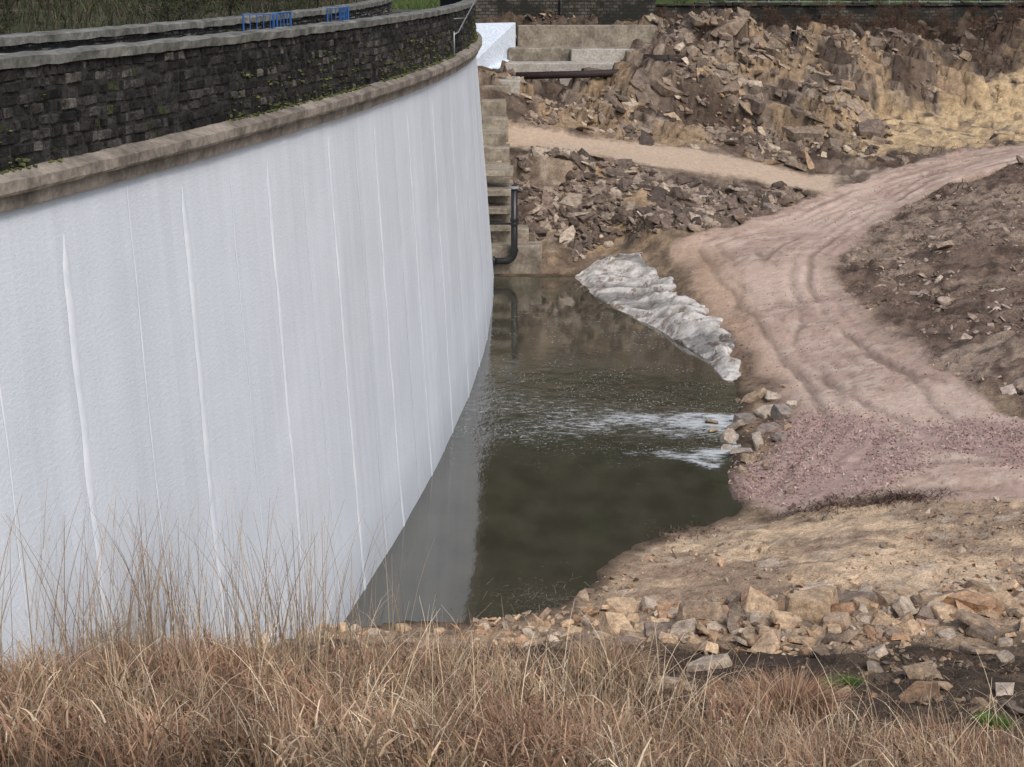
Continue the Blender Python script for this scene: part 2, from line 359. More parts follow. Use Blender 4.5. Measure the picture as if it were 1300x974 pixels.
dam=empty('arch_dam')
zr=np.concatenate([np.linspace(-1.2,10.0,46)])
Yf=np.arange(-10,92,.3)
YY,ZZ=np.meshgrid(Yf,zr,indexing='ij')
def bulge(y,z): return (fbm(y*.35,z*.5,4,200)-.5)*.06+(fbm(y*1.8,z*2.5,3,201)-.5)*.012
pts=face_pt(YY,ZZ,bulge(YY,ZZ))
af=np.interp(Yf,Ys,arc)
id=np.arange(YY.size).reshape(YY.shape)
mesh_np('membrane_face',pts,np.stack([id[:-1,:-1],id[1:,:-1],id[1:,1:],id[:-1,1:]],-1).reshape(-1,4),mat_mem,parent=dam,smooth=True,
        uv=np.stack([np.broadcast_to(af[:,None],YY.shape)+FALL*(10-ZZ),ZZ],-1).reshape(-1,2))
sv=[];sf=[]
def strip(Yc,w,z0,z1,point=.4,off=.004):
    zz=np.concatenate([np.linspace(z0,z1,90),[z1+point]])
    ww=np.concatenate([w*(1+.5*(vnoise(np.linspace(z0,z1,90)*2.5,np.zeros(90)+Yc,9)-.5)),[.02]])
    dy=(vnoise(zz*1.2,zz*0+Yc,5)-.5)*.06-FALL*(9.3-zz)
    b=sum(len(a) for a in sv)
    prof=[(-.5,-1.5),(-.3,1),(0,1.4),(.3,1),(.5,-1.5)]
    arr=np.stack([face_pt(Yc+dy+p*ww,zz,.012+off*q_+bulge(Yc+dy+p*ww,zz)) for p,q_ in prof],1)
    sv.append(arr.reshape(-1,3));i=np.arange(91*5).reshape(91,5)+b
    sf.append(np.stack([i[:-1,:-1],i[:-1,1:],i[1:,1:],i[1:,:-1]],-1).reshape(-1,4))
for i in range(-2,14):
    strip(25.3+4.4*i,.22,-.8,9.0+rng.random()*.3)
    strip(27.5+4.4*i+rng.random()*.2,.05,-.8,9.4+rng.random()*.4,.1,.0015)
mesh_np('weld_strips',np.concatenate(sv),np.concatenate(sf),mat_seam,parent=dam,smooth=True)
sweep('cornice_lower',[(-.15,9.985),(.13,9.985),(.15,10.19),(-.15,10.19)],mat_corn,dam,jit=.012)
sweep('cornice_upper',[(-.15,10.19),(.24,10.20),(.27,10.25),(.27,10.40),(.02,10.50),(-.15,10.50)],mat_corn,dam,jit=.016)
sweep('parapet_core',[(-.045,10.45),(-.045,11.89),(-.46,11.89),(-.46,10.45)],mat_mortar,dam)
sweep('parapet_coping',[(.03,11.89),(.045,12.03),(-.1,12.06),(-.5,12.05),(-.52,11.89)],mat_cope,dam,jit=.03)
sweep('crest_deck',[(-.46,11.1),(-3.75,11.1),(-3.75,10.6),(-.46,10.6)],mat_deck,dam)
sweep('dam_body',[(-.3,10.45),(-.3,9.0),(-.3,-1.0),(-4.3,-1.0),(-4.3,10.5)],mat_oldconc,dam)
sweep('rear_parapet_core',[(-3.78,10.4),(-3.78,11.89),(-4.2,11.89),(-4.2,9.4)],mat_mortar,dam)
sweep('rear_parapet_coping',[(-3.68,11.89),(-3.68,12.03),(-3.8,12.06),(-4.25,12.05),(-4.26,11.89)],mat_cope,dam,jit=.03)
def masonry(name,offc,z0,z1,Y0,Y1,sign,light):
    vs=[];cs=[];nr=8;h=(z1-z0)/nr
    for r in range(nr):
        y=Y0+rng.random()*.3
        while y<Y1:
            w=.15+rng.random()**1.5*.36
            dz=(vnoise(np.array(y*.5),np.array(r*3.1),12)-.5)*.06
            za=z0+r*h+.008+(dz if r else 0);zb=z0+(r+1)*h-.008+(dz if r<nr-1 else 0);ya=y+.008;yb_=y+w-.008
            p=(.0+rng.random()*.05)
            for yy,zz,oo in ((ya,za,-.03),(yb_,za,-.03),(yb_,zb,-.03),(ya,zb,-.03),(ya+.03,za+.025,p),(yb_-.03,za+.025,p),(yb_-.03,zb-.025,p),(ya+.03,zb-.025,p)):
                oo=oo+(rng.random()-.5)*.025;yy+=(rng.random()-.5)*.03;zz+=(rng.random()-.5)*.03
                tx=(71-yy)/200;l=math.hypot(tx,1);q=offc+sign*oo
                vs.append((Xtop(yy)+q/l,yy-tx/l*q,zz))
            t=rng.random();c=np.array([.036,.033,.031])*(.5+1.3*t**2)*light
            st=float(vnoise(np.array(y*.35),np.array(r*.4),8))
            c=c*(.5+1.0*st)
            if rng.random()<.14*(1-r/7.)*(st>.45): c=np.array([.040,.045,.021])*light
            if rng.random()<.06: c=np.array([.10,.09,.078])*light
            cs+=[c]*8
            y+=w
    k=len(vs)//8;q=np.array([(4,5,6,7),(0,1,5,4),(1,2,6,5),(2,3,7,6),(3,0,4,7)])
    f=(np.arange(k)[:,None,None]*8+q[None]).reshape(-1,4)
    mesh_np(name,np.array(vs),f,mat_stone,np.array(cs),parent=dam)
masonry('parapet_masonry',-.045,10.47,11.89,8,80,1,1.)
masonry('rear_parapet_masonry',-3.78,11.1,11.89,20,82,1,2.4)
def blob_tufts(name,pos,size,col,parent,mat):
    bm=bmesh.new();bmesh.ops.create_icosphere(bm,subdivisions=1,radius=1)
    bv=np.array([v.co[:] for v in bm.verts]);bf=np.array([[v.index for v in f.verts] for f in bm.faces]);bm.free()
    k=len(pos);v=bv[None]*(1+.9*(rng.random((k,len(bv),1))-.5))*size[:,None,None]*np.array([1,1,.5])+pos[:,None,:]
    c=np.repeat(np.array(col)[None]*(.5+1.*rng.random((k,1))),len(bv),0)
    mesh_np(name,v,(bf[None]+np.arange(k)[:,None,None]*len(bv)).reshape(-1,3),mat,c,parent=parent)
k=2200;y=rng.uniform(18,76,k);nn=frame(y);zz=np.where(rng.random(k)<.5,10.5,10.5+rng.random(k)**2*1.0)
keep=vnoise(y*.6,y*0,6)+.2*vnoise(y*3,y*0,7)>.58;o_=np.where(zz>10.5,.0,rng.uniform(0,.08,k))
pos=np.stack([Xtop(y)+nn[:,0]*o_,y+nn[:,1]*o_,zz],-1)[keep]
blob_tufts('parapet_moss',pos,rng.uniform(.015,.055,keep.sum()),(.085,.10,.028),dam,mat_rock)

# ------------------------------------------------------------------ small builders
def cyl_path(bm,pts,r,seg=12,cap=True):
    rings=[];pts=[Vector(p) for p in pts]
    for i,p in enumerate(pts):
        d=(pts[min(i+1,len(pts)-1)]-pts[max(i-1,0)]).normalized()
        a=d.orthogonal().normalized() if i==0 else (rings_a-d*rings_a.dot(d)).normalized()
        rings_a=a;b=d.cross(a);rr=r[i] if isinstance(r,(list,tuple)) else r
        rings.append([bm.verts.new(p+(a*math.cos(t)+b*math.sin(t))*rr) for t in [2*math.pi*j/seg for j in range(seg)]])
    for i in range(len(rings)-1):
        for j in range(seg): bm.faces.new((rings[i][j],rings[i][(j+1)%seg],rings[i+1][(j+1)%seg],rings[i+1][j]))
    if cap: bm.faces.new(rings[0][::-1]);bm.faces.new(rings[-1])
def box(bm,x0,x1,y0,y1,z0,z1,j=0,bev=.03):
    r=bmesh.ops.create_cube(bm,size=1);vs=r['verts']
    for v in vs:
        v.co=Vector(((x0+x1)/2+v.co.x*(x1-x0)+random.uniform(-j,j),(y0+y1)/2+v.co.y*(y1-y0)+random.uniform(-j,j),(z0+z1)/2+v.co.z*(z1-z0)+random.uniform(-j,j)))
    if bev: bmesh.ops.bevel(bm,geom=list({e for v in vs for e in v.link_edges}),offset=bev,segments=1,affect='EDGES')
def fin(bm,name,mat,parent=None,smooth=False):
    me=bpy.data.meshes.new(name);bm.normal_update();bm.to_mesh(me);bm.free();me.materials.append(mat)
    if smooth:
        for p in me.polygons:p.use_smooth=True
    return link(bpy.data.objects.new(name,me),parent)

bm=bmesh.new()
steps=[(76.3,-1.2,1.35,1.3),(77.5,-1.3,.75,1.9),(78.5,-1.3,.25,2.8),(79.6,-1.4,.05,3.6),(80.8,-1.4,-.05,4.4),(82,-1.5,-.1,5.1),(83.4,-1.5,-.3,5.7),(85.0,-1.5,-.2,6.2),(87.2,-1.6,-.3,6.9),(89.5,-1.7,-.1,7.5)]
for y0,x0,x1,zt in steps: box(bm,x0,x1,y0,y0+2.4,-1,zt,.04,.04)
for z in (1.2,2.0,2.7,3.5,4.3): box(bm,-1.25,-.15+.05*z,76.0+z*.55,77.2+z*.7,z-.16,z+.12,.03,.02)
fin(bm,'stepped_concrete_plinth',mat_oldconc)
dp=empty('drain_pipe')
bm=bmesh.new()
pp=[(.1,76.0,4.05),(.1,76.0,1.1)]+[(.1-.42*(1-math.cos(t)),76-.0,1.1-.42*math.sin(t)-0) for t in [R(a) for a in range(15,91,15)]]+[(-.95,76,.68)]
cyl_path(bm,pp,.15,16);fin(bm,'riser_and_elbow',mat_pipe,dp,True)
for i,z in enumerate((3.95,2.5,1.15)):
    bm=bmesh.new();cyl_path(bm,[(.1,76,z-.05),(.1,76,z+.07)],.22 if i==0 else .19,16);fin(bm,'flange_%d'%(i+1),mat_galv if i==0 else mat_pipe,dp)
bm=bmesh.new();cyl_path(bm,[(-.85,76,.68),(-.75,76,.68)],.22,16);fin(bm,'outlet_flange',mat_pipe,dp)
bm=bmesh.new();box(bm,-1.0,.06,76.1,76.22,2.28,2.36,0,.01);box(bm,-.06,.26,75.8,75.84,2.28,2.36,0,.01);box(bm,-.06,-.02,75.8,76.2,2.28,2.36,0,.01);fin(bm,'wall_bracket',mat_pipe,dp)
bm=bmesh.new();cyl_path(bm,[(-.92,75.9,.05),(-.92,75.9,.62)],.07,10);box(bm,-1.0,-.84,75.82,75.98,.5,.62,.0,.01);fin(bm,'blue_valve_stem',mat_blue,dp)

cp=empty('concrete_spillway_sill')
bm=bmesh.new();box(bm,.3,8.2,101,103,8.6,10.15,.04,.05);fin(bm,'upper_wall',mat_oldconc,cp)
bm=bmesh.new();box(bm,-.2,8.0,99.2,101.1,7.2,9.0,.03,.05);fin(bm,'middle_step',mat_oldconc,cp)
bm=bmesh.new();box(bm,3.3,7.9,98.3,99.3,7.2,8.95,.03,.05);box(bm,-.4,8.1,97.0,98.4,6.5,8.28,.03,.05);fin(bm,'pale_slabs',mat_conc,cp)
bm=bmesh.new();box(bm,-1.6,.4,90.5,93.5,6.8,7.72,.04,.04);fin(bm,'landing_slab',mat_conc,cp)
bm=bmesh.new()
vv=[(-2.6,100,10.3),(.2,100.2,10.35),(.2,100.2,8.5),(-1.6,95,7.4),(-3.2,94,7.4)]
a=[bm.verts.new(v) for v in vv];b=[bm.verts.new((v[0]-.1,v[1]+.5,v[2])) for v in vv]
bm.faces.new(a);bm.faces.new(b[::-1])
for i in range(5): bm.faces.new((a[i],b[i],b[(i+1)%5],a[(i+1)%5]))
bmesh.ops.recalc_face_normals(bm,faces=bm.faces);fin(bm,'white_wing_wall',mat_white)
bm=bmesh.new();cyl_path(bm,[(.2,94.2,7.72),(4,94.4,7.8),(8.2,94.3,8.0)],.2,12);cyl_path(bm,[(7.2,96.2,8.5),(9.6,96.3,8.4)],.3,12);fin(bm,'rusty_steel_pipe',mat_rust,None,True)

def brick_mat(name,c1,c2,mort,sc,off=0):
    q=N(name);g=q.n('ShaderNodeTexCoord').outputs['Object'];s=q.n('ShaderNodeSeparateXYZ');q.l(g,s.inputs[0]);cb=q.n('ShaderNodeCombineXYZ');q.l(s.outputs[0],cb.inputs[0]);q.l(s.outputs[2],cb.inputs[1])
    dn=q.noise(g,.8,4,.7);
    wob_=q.n('ShaderNodeTexNoise');wob_.inputs['Scale'].default_value=3.;q.l(g,wob_.inputs['Vector'])
    vm=q.n('ShaderNodeVectorMath');vm.operation='MULTIPLY_ADD';q.l(wob_.outputs['Color'],vm.inputs[0]);vm.inputs[1].default_value=(.14,.14,0);q.l(cb.outputs[0],vm.inputs[2])
    bt=q.n('ShaderNodeTexBrick');bt.inputs['Scale'].default_value=1;bt.inputs['Brick Width'].default_value=sc*2;bt.inputs['Row Height'].default_value=sc;bt.inputs['Mortar Size'].default_value=.025;bt.inputs['Color1'].default_value=(*c1,1);bt.inputs['Color2'].default_value=(*c2,1);bt.inputs['Mortar'].default_value=(*mort,1)
    q.l(vm.outputs[0],bt.inputs['Vector'])
    col=q.mix(q.map(dn,.4,.55,0,.9),bt.outputs[0],(.022,.022,.018))
    return q.set(col,.9,q.bump(bt.outputs['Fac'],-.6,.03),.3)
mat_rubble=brick_mat('rubble_masonry',(.16,.14,.115),(.05,.046,.04),(.025,.024,.022),.2)
bm=bmesh.new()
box(bm,9,55,115.2,115.8,9.2,11.0,0,0);
x=9
while x<55:
    w=random.uniform(.4,1.1);box(bm,x,x+w-.02,115.05,115.95,11.0,11.1+random.uniform(-.05,.16),.04,.03);x+=w
fin(bm,'stone_retaining_wall',mat_rubble)
bm=bmesh.new();box(bm,-4.5,8.98,111,112,9.5,12.6,0,0);box(bm,3.0,3.8,110.7,111,9.5,12.6,.02,.03);box(bm,-4.6,9.1,110.9,112.1,12.6,12.8,.02,.03)
fin(bm,'gatehouse_approach_wall',mat_rubble)
bm=bmesh.new()
for x in np.arange(13,52,2.): cyl_path(bm,[(x,117.5,10.3),(x,117.5,11.75)],.04,6)
for q in (11.2,11.7): cyl_path(bm,[(13,117.5,q),(51,117.5,q)],.025,6)
fin(bm,'steel_guard_rail',mat_galv)

def barrier(Y,off,name='blue_crowd_barrier',L=1.0,ang=0):
    p=empty(name);nn=frame(np.array(Y));x=float(Xtop(Y)+nn[0]*off);p.location=(x,Y,11.1);p.rotation_euler=(0,0,ang)
    bm=bmesh.new()
    cyl_path(bm,[(-L/2,0,.05),(-L/2,0,1.1),(L/2,0,1.1),(L/2,0,.05)],.028,8)
    cyl_path(bm,[(-L/2,0,.25),(L/2,0,.25)],.022,8);cyl_path(bm,[(-L/2,0,.7),(L/2,0,.7)],.022,8)
    fin(bm,'tube_frame',mat_blue,p)
    bm=bmesh.new()
    for i in range(1,5): cyl_path(bm,[(-L/2+L*i/5,0,.25),(-L/2+L*i/5,0,1.1)],.012,6)
    fin(bm,'uprights',mat_blue,p)
    bm=bmesh.new()
    for s in (-L*.35,L*.35): cyl_path(bm,[(s,-.3,.02),(s,-.3,.03),(s,0,.12),(s,.3,.03)],.02,6)
    fin(bm,'feet',mat_blue,p)
barrier(42.0,-2.4,ang=.3,L=.8);barrier(43.2,-2.2,ang=1.4,L=1.4);barrier(48.9,-2.1,ang=.4,L=.6);barrier(49.7,-2.1,ang=1.5,L=1.3)
bm=bmesh.new()
def op(Y,o,z): nn=frame(np.array(float(Y)));return (float(Xtop(Y)+nn[0]*o),float(Y+nn[1]*o),z)
cyl_path(bm,[op(57,.12,11.2),op(58,.16,11.25),op(66,.2,12.15),op(67,-.1,12.2)],.022,8)
cyl_path(bm,[op(57,.12,11.3),op(57,.12,10.5)],.022,8);cyl_path(bm,[op(57,.12,11.7),op(62,.12,11.6)],.014,8)
fin(bm,'galvanised_handrail',mat_galv,None,True)

# ------------------------------------------------------------------ water
wm=N('pond_water');g=wm.n('ShaderNodeNewGeometry').outputs['Position'];at=wm.n('ShaderNodeVertexColor');at.layer_name='Col'
sc=wm.n('ShaderNodeSeparateColor');wm.l(at.outputs[0],sc.inputs[0])
mpw=wm.n('ShaderNodeMapping');mpw.inputs['Scale'].default_value=(1.,.55,1);wm.l(g,mpw.inputs[0])
r1=wm.noise(mpw.outputs[0],1.1,2,.5);r2=wm.noise(mpw.outputs[0],7,3,.6)
h=wm.math('ADD',wm.math('MULTIPLY',r1,.006),wm.math('MULTIPLY',r2,.0008))
h=wm.math('ADD',h,wm.math('MULTIPLY',wm.math('MULTIPLY',r2,sc.outputs[1]),.03))
bn=wm.n('ShaderNodeBump');bn.inputs['Strength'].default_value=1;bn.inputs['Distance'].default_value=1.;wm.l(h,bn.inputs['Height'])
sp=wm.noise(mpw.outputs[0],9,3,.9);pat=wm.noise(g,.5,3,.6)
fle=wm.math('MULTIPLY',wm.map(sp,.59,.65,0,.85),wm.map(pat,.40,.6,.12,1))
fle=wm.math('MULTIPLY',fle,sc.outputs[2])
str_=wm.n('ShaderNodeMapping');str_.inputs['Scale'].default_value=(.6,1.8,1);wm.l(g,str_.inputs[0])
fo=wm.noise(str_.outputs[0],3.2,5,.9)
foam=wm.map(wm.math('ADD',fo,wm.math('MULTIPLY',sc.outputs[0],.40)),.64,.82,0,1)
tot=wm.math('MAXIMUM',fle,foam)
colr=wm.mix(wm.map(r1,.35,.65,0,1),(.050,.047,.031),(.072,.066,.046))
colr=wm.mix(wm.math('MULTIPLY',tot,.85),colr,(.74,.78,.78))
wm.b.inputs['IOR'].default_value=1.85
mat_water=wm.set(colr,wm.map(tot,0,1,.05,.6),bn.outputs[0],.5)
wxs_=np.arange(-9,9.01,.12);wys_=np.arange(32,79,.15);WX,WY=np.meshgrid(wxs_,wys_)
def seg(ax,ay,bx,by,w0,w1):
    t=((WX-ax)*(bx-ax)+(WY-ay)*(by-ay))/((bx-ax)**2+(by-ay)**2);tc=np.clip(t,0,1)
    wv=(fbm(WX*.9,WY*.9,3,300)-.5)*2.2
    d=np.hypot(WX-ax-tc*(bx-ax),WY-ay-tc*(by-ay)+wv);return np.exp(-(d/(w0+(w1-w0)*tc))**2)*(1-.5*tc)
foamm=np.clip(np.maximum.reduce([seg(7.2,50.6,3.6,50.6,.5,.8)*.95,.66*seg(4,50.8,.6,49.5,1.1,1.7),seg(6.7,47.6,4.9,46.3,.5,.6)*1.1,seg(5.4,46.2,3.6,46.6,.45,.65)*.8,seg(7.4,49,6.2,47.4,.5,.5),.58*seg(6.5,49.5,0,52.5,1.4,3.2)]),0,1)
turb=np.clip(seg(7,49,0,52,2.5,5),0,1)
flk=np.clip(sm(44,50,WY)*.75+.0+turb*.7,0,1)*sm(76,66,WY)
cw=np.stack([foamm,turb,flk],-1).reshape(-1,3)
i=np.arange(WX.size).reshape(WX.shape)
wz=(fbm(WX*3,WY*3,3,310)-.5)*.06*turb+foamm*.03
mesh_np('pool_water',np.stack([WX,WY,wz],-1),np.stack([i[:-1,:-1],i[:-1,1:],i[1:,1:],i[1:,:-1]],-1).reshape(-1,4),mat_water,cw,smooth=True)

# ------------------------------------------------------------------ rocks
def hull(npts,fl,seed,cut=.55):
    r=random.Random(seed);bm=bmesh.new()
    for _ in range(npts):
        v=Vector((r.gauss(0,1),r.gauss(0,1),r.gauss(0,1))).normalized()
        k=.75+.25*r.random();c=Vector((max(-.72,min(.72,v.x))*1.3,max(-.7,min(.7,v.y))*.9,max(-cut,min(cut,v.z))*fl))*k
        bm.verts.new(c)
    bmesh.ops.convex_hull(bm,input=bm.verts)
    bmesh.ops.delete(bm,geom=[v for v in bm.verts if not v.link_faces],context='VERTS')
    bm.verts.index_update()
    v=np.array([q.co[:] for q in bm.verts]);f=np.array([[q.index for q in fc.verts] for fc in bm.faces if len(fc.verts)==3]);bm.free()
    return v,f
def slab(seed,fl):
    """angular flagstone: irregular polygon with a slightly skewed, chipped top and bottom bedding plane"""
    r=random.Random(seed);bm=bmesh.new();nn=r.randint(5,7);ang=sorted([(i+r.uniform(-.35,.35))*6.283/nn for i in range(nn)])
    tx,ty=r.uniform(-.12,.12),r.uniform(-.12,.12)
    for a in ang:
        rad=r.uniform(.75,1.1);x=math.cos(a)*rad*1.05;y=math.sin(a)*rad*.75
        bm.verts.new((x,y,-fl*.5));k=r.uniform(.8,.98);bm.verts.new((x*k,y*k,fl*.5+tx*x+ty*y))
        if r.random()<.5: bm.verts.new((x*1.04,y*1.04,fl*r.uniform(-.2,.2)))
    bmesh.ops.convex_hull(bm,input=bm.verts)
    bmesh.ops.delete(bm,geom=[v for v in bm.verts if not v.link_faces],context='VERTS')
    bm.verts.index_update();bmesh.ops.triangulate(bm,faces=bm.faces)
    v=np.array([q.co[:] for q in bm.verts]);f=np.array([[q.index for q in fc.verts] for fc in bm.faces]);bm.free()
    return v,f
VAR=[hull(14,.32+.55*(s%4)/3,s) for s in range(10)]+[slab(300+s,.35+.1*(s%3)) for s in range(7)]
SLAB=[slab(200+s,.30+.14*(s%4)) for s in range(12)]+[hull(16,.6,220+s) for s in range(3)]
SM=[hull(7,.7,100+s) for s in range(6)]
def rotm(ax,ay,az):
    ca,sa=np.cos(ax),np.sin(ax);cb,sb=np.cos(ay),np.sin(ay);cc_,s_=np.cos(az),np.sin(az)
    o=np.zeros(len(ax));l=np.ones(len(ax))
    Rx=np.array([[l,o,o],[o,ca,-sa],[o,sa,ca]]).transpose(2,0,1);Ry=np.array([[cb,o,sb],[o,l,o],[-sb,o,cb]]).transpose(2,0,1);Rz=np.array([[cc_,-s_,o],[s_,cc_,o],[o,o,l]]).transpose(2,0,1)
    return Rx@Ry@Rz
def scatter(name,x,y,size,cols,lib,mat,tilt=.35,sink=.15,parent=None,z=None,dipy=0,dipx=0):
    k=len(x);var=rng.integers(0,len(lib),k);M=rotm(rng.normal(dipx,tilt,k),rng.normal(dipy,tilt,k),rng.uniform(0,6.28,k))
    zz=hz(x,y) if z is None else z
    vs=[];fs=[];cs=[];b=0
    for vi in range(len(lib)):
        s=np.where(var==vi)[0]
        if len(s)==0:continue
        bv,bf=lib[vi];asp=rng.uniform(.6,1.4,(len(s),1,3))
        v=np.einsum('kij,knj->kni',M[s],bv[None]*size[s][:,None,None]*asp)
        v[:,:,0]+=x[s][:,None];v[:,:,1]+=y[s][:,None];v[:,:,2]+=(zz[s]+size[s]*(.25-sink))[:,None]
        vs.append(v.reshape(-1,3));fs.append((bf[None]+(np.arange(len(s))*len(bv))[:,None,None]+b).reshape(-1,3));cs.append(np.repeat(cols[s],len(bv),0));b+=len(s)*len(bv)
    return mesh_np(name,np.concatenate(vs),np.concatenate(fs),mat,np.concatenate(cs),parent=parent)
def pal(k,cols,var=.3):
    c=np.array(cols)[rng.integers(0,len(cols),k)];return c*(1+var*(rng.random((k,1))*2-1))
def inside(x,y,poly,m=0): return sdf(poly,x,y)>m
k=8500;x=rng.uniform(-.8,15,k);y=rng.uniform(77,84.6,k)
ok=~inside(x,y,TRACK,-.2)&~inside(x,y,PATH,-.35)&~inside(x,y,GEO,-.4)&(vnoise(x*.5,y*.5,400)+.3*vnoise(x*1.7,y*1.7,410)>.54)
x,y=x[ok],y[ok];k=len(x);size=np.clip(rng.lognormal(-1.95,.6,k),.05,.6)
scatter('talus_boulders',x,y,size,pal(k,[(.22,.17,.135),(.28,.22,.17),(.37,.30,.23),(.11,.085,.068),(.18,.13,.10),(.15,.115,.09)],.35),VAR,mat_rock,.35,dipy=.2,dipx=.25)
k=13000;x=rng.uniform(-.5,20,k);y=rng.uniform(87,113,k)
ok=(vnoise(x*.35,y*.3,401)+.4*vnoise(x*1.3,y*1.3,411)>.64)&~((x<8.6)&(y>93)&(y<103))&~inside(x,y,PATH,-.4)
x,y=x[ok],y[ok];k=len(x);size=np.clip(rng.lognormal(-1.98,.65,k),.05,.7)
wt=sm(100,108,y)[:,None]
scatter('slope_rubble',x,y,size,pal(k,[(.26,.20,.15),(.32,.25,.185),(.42,.34,.25),(.13,.10,.08),(.31,.215,.135),(.19,.145,.11)],.35)*(1-.35*wt),VAR,mat_rock,.35,.2,dipy=.25,dipx=.35)
k=2600;x=rng.uniform(18,36,k);y=rng.uniform(88,114,k);ok=(vnoise(x*.3,y*.3,401)>.5)&(~inside(x,y,OCHRE,-.5)|(rng.random(k)<.04));x,y=x[ok],y[ok];k=len(x)
scatter('hillside_rubble',x,y,np.clip(rng.lognormal(-1.8,.6,k),.08,.6),pal(k,[(.20,.155,.12),(.29,.22,.165),(.36,.27,.18),(.13,.10,.078)]),VAR,mat_rock,.35,.25,dipy=.25,dipx=.3)
k=140;x=rng.uniform(5,19.5,k);y=rng.uniform(89.5,104,k);ok=(vnoise(x*.3+9,y*.3,402)>.42)&~((x<9)&(y>93)&(y<104));x,y=x[ok],y[ok];k=len(x)
scatter('outcrop_blocks',x,y,rng.uniform(.5,1.3,k),pal(k,[(.28,.215,.16),(.22,.17,.13),(.36,.275,.185),(.17,.13,.10)]),VAR,mat_rock,.2,.5,dipy=.25,dipx=.35)
k=8500;x=rng.uniform(12,34,k);y=rng.uniform(45,84,k);ok=inside(x,y,DEBRIS,.1)&(vnoise(x*.4,y*.4,412)>.35);x,y=x[ok],y[ok];k=len(x)
scatter('scattered_stones',x,y,np.clip(rng.lognormal(-2.8,.65,k),.03,.42),pal(k,[(.35,.27,.21),(.27,.20,.15),(.16,.115,.08),(.43,.35,.28)]),VAR,mat_rock,.4)
OC=[(.50,.36,.23),(.44,.32,.21),(.34,.25,.175),(.48,.39,.30),(.42,.265,.16),(.22,.17,.13)]
k=6500;x=rng.uniform(-5.5,15,k);y=rng.uniform(24.5,34.2,k)
w_=vnoise(x*.6,y*.8,403)+.25*vnoise(x*2.5,y*2.5,413);zone=sm(30.0,31.2,y)*.30+sm(1,5,x)*.05
ok=(w_+zone>.84)&~inside(x,y,POOL,.05)|((rng.random(k)<.05)&(y<33));x,y=x[ok],y[ok];k=len(x)
sz=np.clip(rng.lognormal(-3.0,.7,k),.02,.26)*(1+.3*(x>3));pc_=pal(k,OC,.25);pc_[y<29.5]*=.65
scatter('shore_rubble',x,y,sz,pc_,VAR,mat_rock,.4)
hero=[(1.44,34.0,.36,1),(2.3,33.8,.42,0),(3.75,32.5,.5,2),(5.0,32.9,.62,0),(5.9,32.2,.78,1),(4.6,33.6,.42,5),(7.8,32.2,.42,3),(8.45,32.5,.46,0),(9.1,32,.5,4),(9.7,32.1,.5,0),(8,33.2,.36,1),(2.9,34.0,.28,3),(6.3,30.7,.42,2),(3.4,28.1,.45,3),(7.9,25.9,.40,3),(5.3,31.4,.42,0),(6.8,32.9,.4,5),(4.2,31.8,.45,2),(10.6,31.7,.5,1),(-.6,33.2,.2,2),(-2.2,33.2,.22,0),(.6,33.4,.22,2),(7.2,31.5,.45,0),(3.2,33.1,.34,3),(9.2,33.0,.3,1),(4.9,32.0,.45,3),(6.5,29.0,.25,3),(1.2,29.5,.22,4),(5.5,32.8,.5,4),(8.9,31.2,.4,2),(9.9,30.8,.35,0)]
k=170;hx=rng.uniform(2.0,12.5,k);hy=rng.normal(31.8,.85,k);hs=rng.uniform(.12,.38,k)
k2=60;hx=np.concatenate([hx,rng.uniform(-4,3.5,k2)]);hy=np.concatenate([hy,rng.normal(32.6,.5,k2)]);hs=np.concatenate([hs,rng.uniform(.07,.2,k2)])
ok=~inside(hx,hy,POOL,.05);hx,hy,hs=hx[ok],hy[ok],hs[ok];k=len(hx)
hh_=np.array(hero)
ux=np.concatenate([hh_[:,0],hx]);uy=np.concatenate([hh_[:,1],hy]);us=np.concatenate([hh_[:,2],hs]);uc=np.concatenate([np.array(OC)[hh_[:,3].astype(int)],pal(k,OC,.25)])
scatter('sandstone_slabs',ux,uy,us,uc,SLAB,mat_rock,.30,.08)
h_=np.array([(6.1,47.3,.26),(6.3,48.3,.36),(7.0,50.2,.42),(7.4,48.6,.48),(6.5,45.9,.26),(7.7,50.8,.5),(8.0,49.6,.4),(6.9,47.2,.4),(6.7,49.5,.4),(5.9,49.2,.3),(7.6,47.5,.34),(8.1,52.2,.36),(7.5,52.6,.34),(6.0,50.3,.26),(5.5,48.4,.2),(6.4,46.8,.28),(8.4,50.5,.3)])
scatter('inflow_stones',h_[:,0],h_[:,1],h_[:,2],pal(len(h_),[(.33,.28,.24),(.40,.33,.26),(.25,.20,.165),(.37,.28,.19)]),SLAB,mat_rock,.45,.0,z=np.maximum(hz(h_[:,0],h_[:,1]),-.04))
k=3800;x=rng.uniform(-1,9.5,k);y=rng.uniform(34,60,k);s_=-sdf(POOL,x,y);ok=(s_>-.05)&(s_<1.6)&(vnoise(x*.8,y*.5,414)>.5)&(rng.random(k)<np.exp(-s_*.8));x,y=x[ok],y[ok];k=len(x)
scatter('pool_margin_stones',x,y,np.clip(rng.lognormal(-3.0,.7,k),.02,.28),pal(k,[(.20,.15,.115),(.31,.22,.155),(.14,.10,.075),(.40,.30,.21)]),VAR,mat_rock,.5)
k=4500;x=rng.uniform(1,20,k);y=rng.uniform(32,42,k);ok=inside(x,y,SAND,0)&(vnoise(x*.6,y*.9,405)>.48);x,y=x[ok],y[ok];k=len(x)
scatter('loose_pebbles',x,y,np.clip(rng.lognormal(-3.3,.65,k),.015,.18),pal(k,OC),SM,mat_rock,.6)
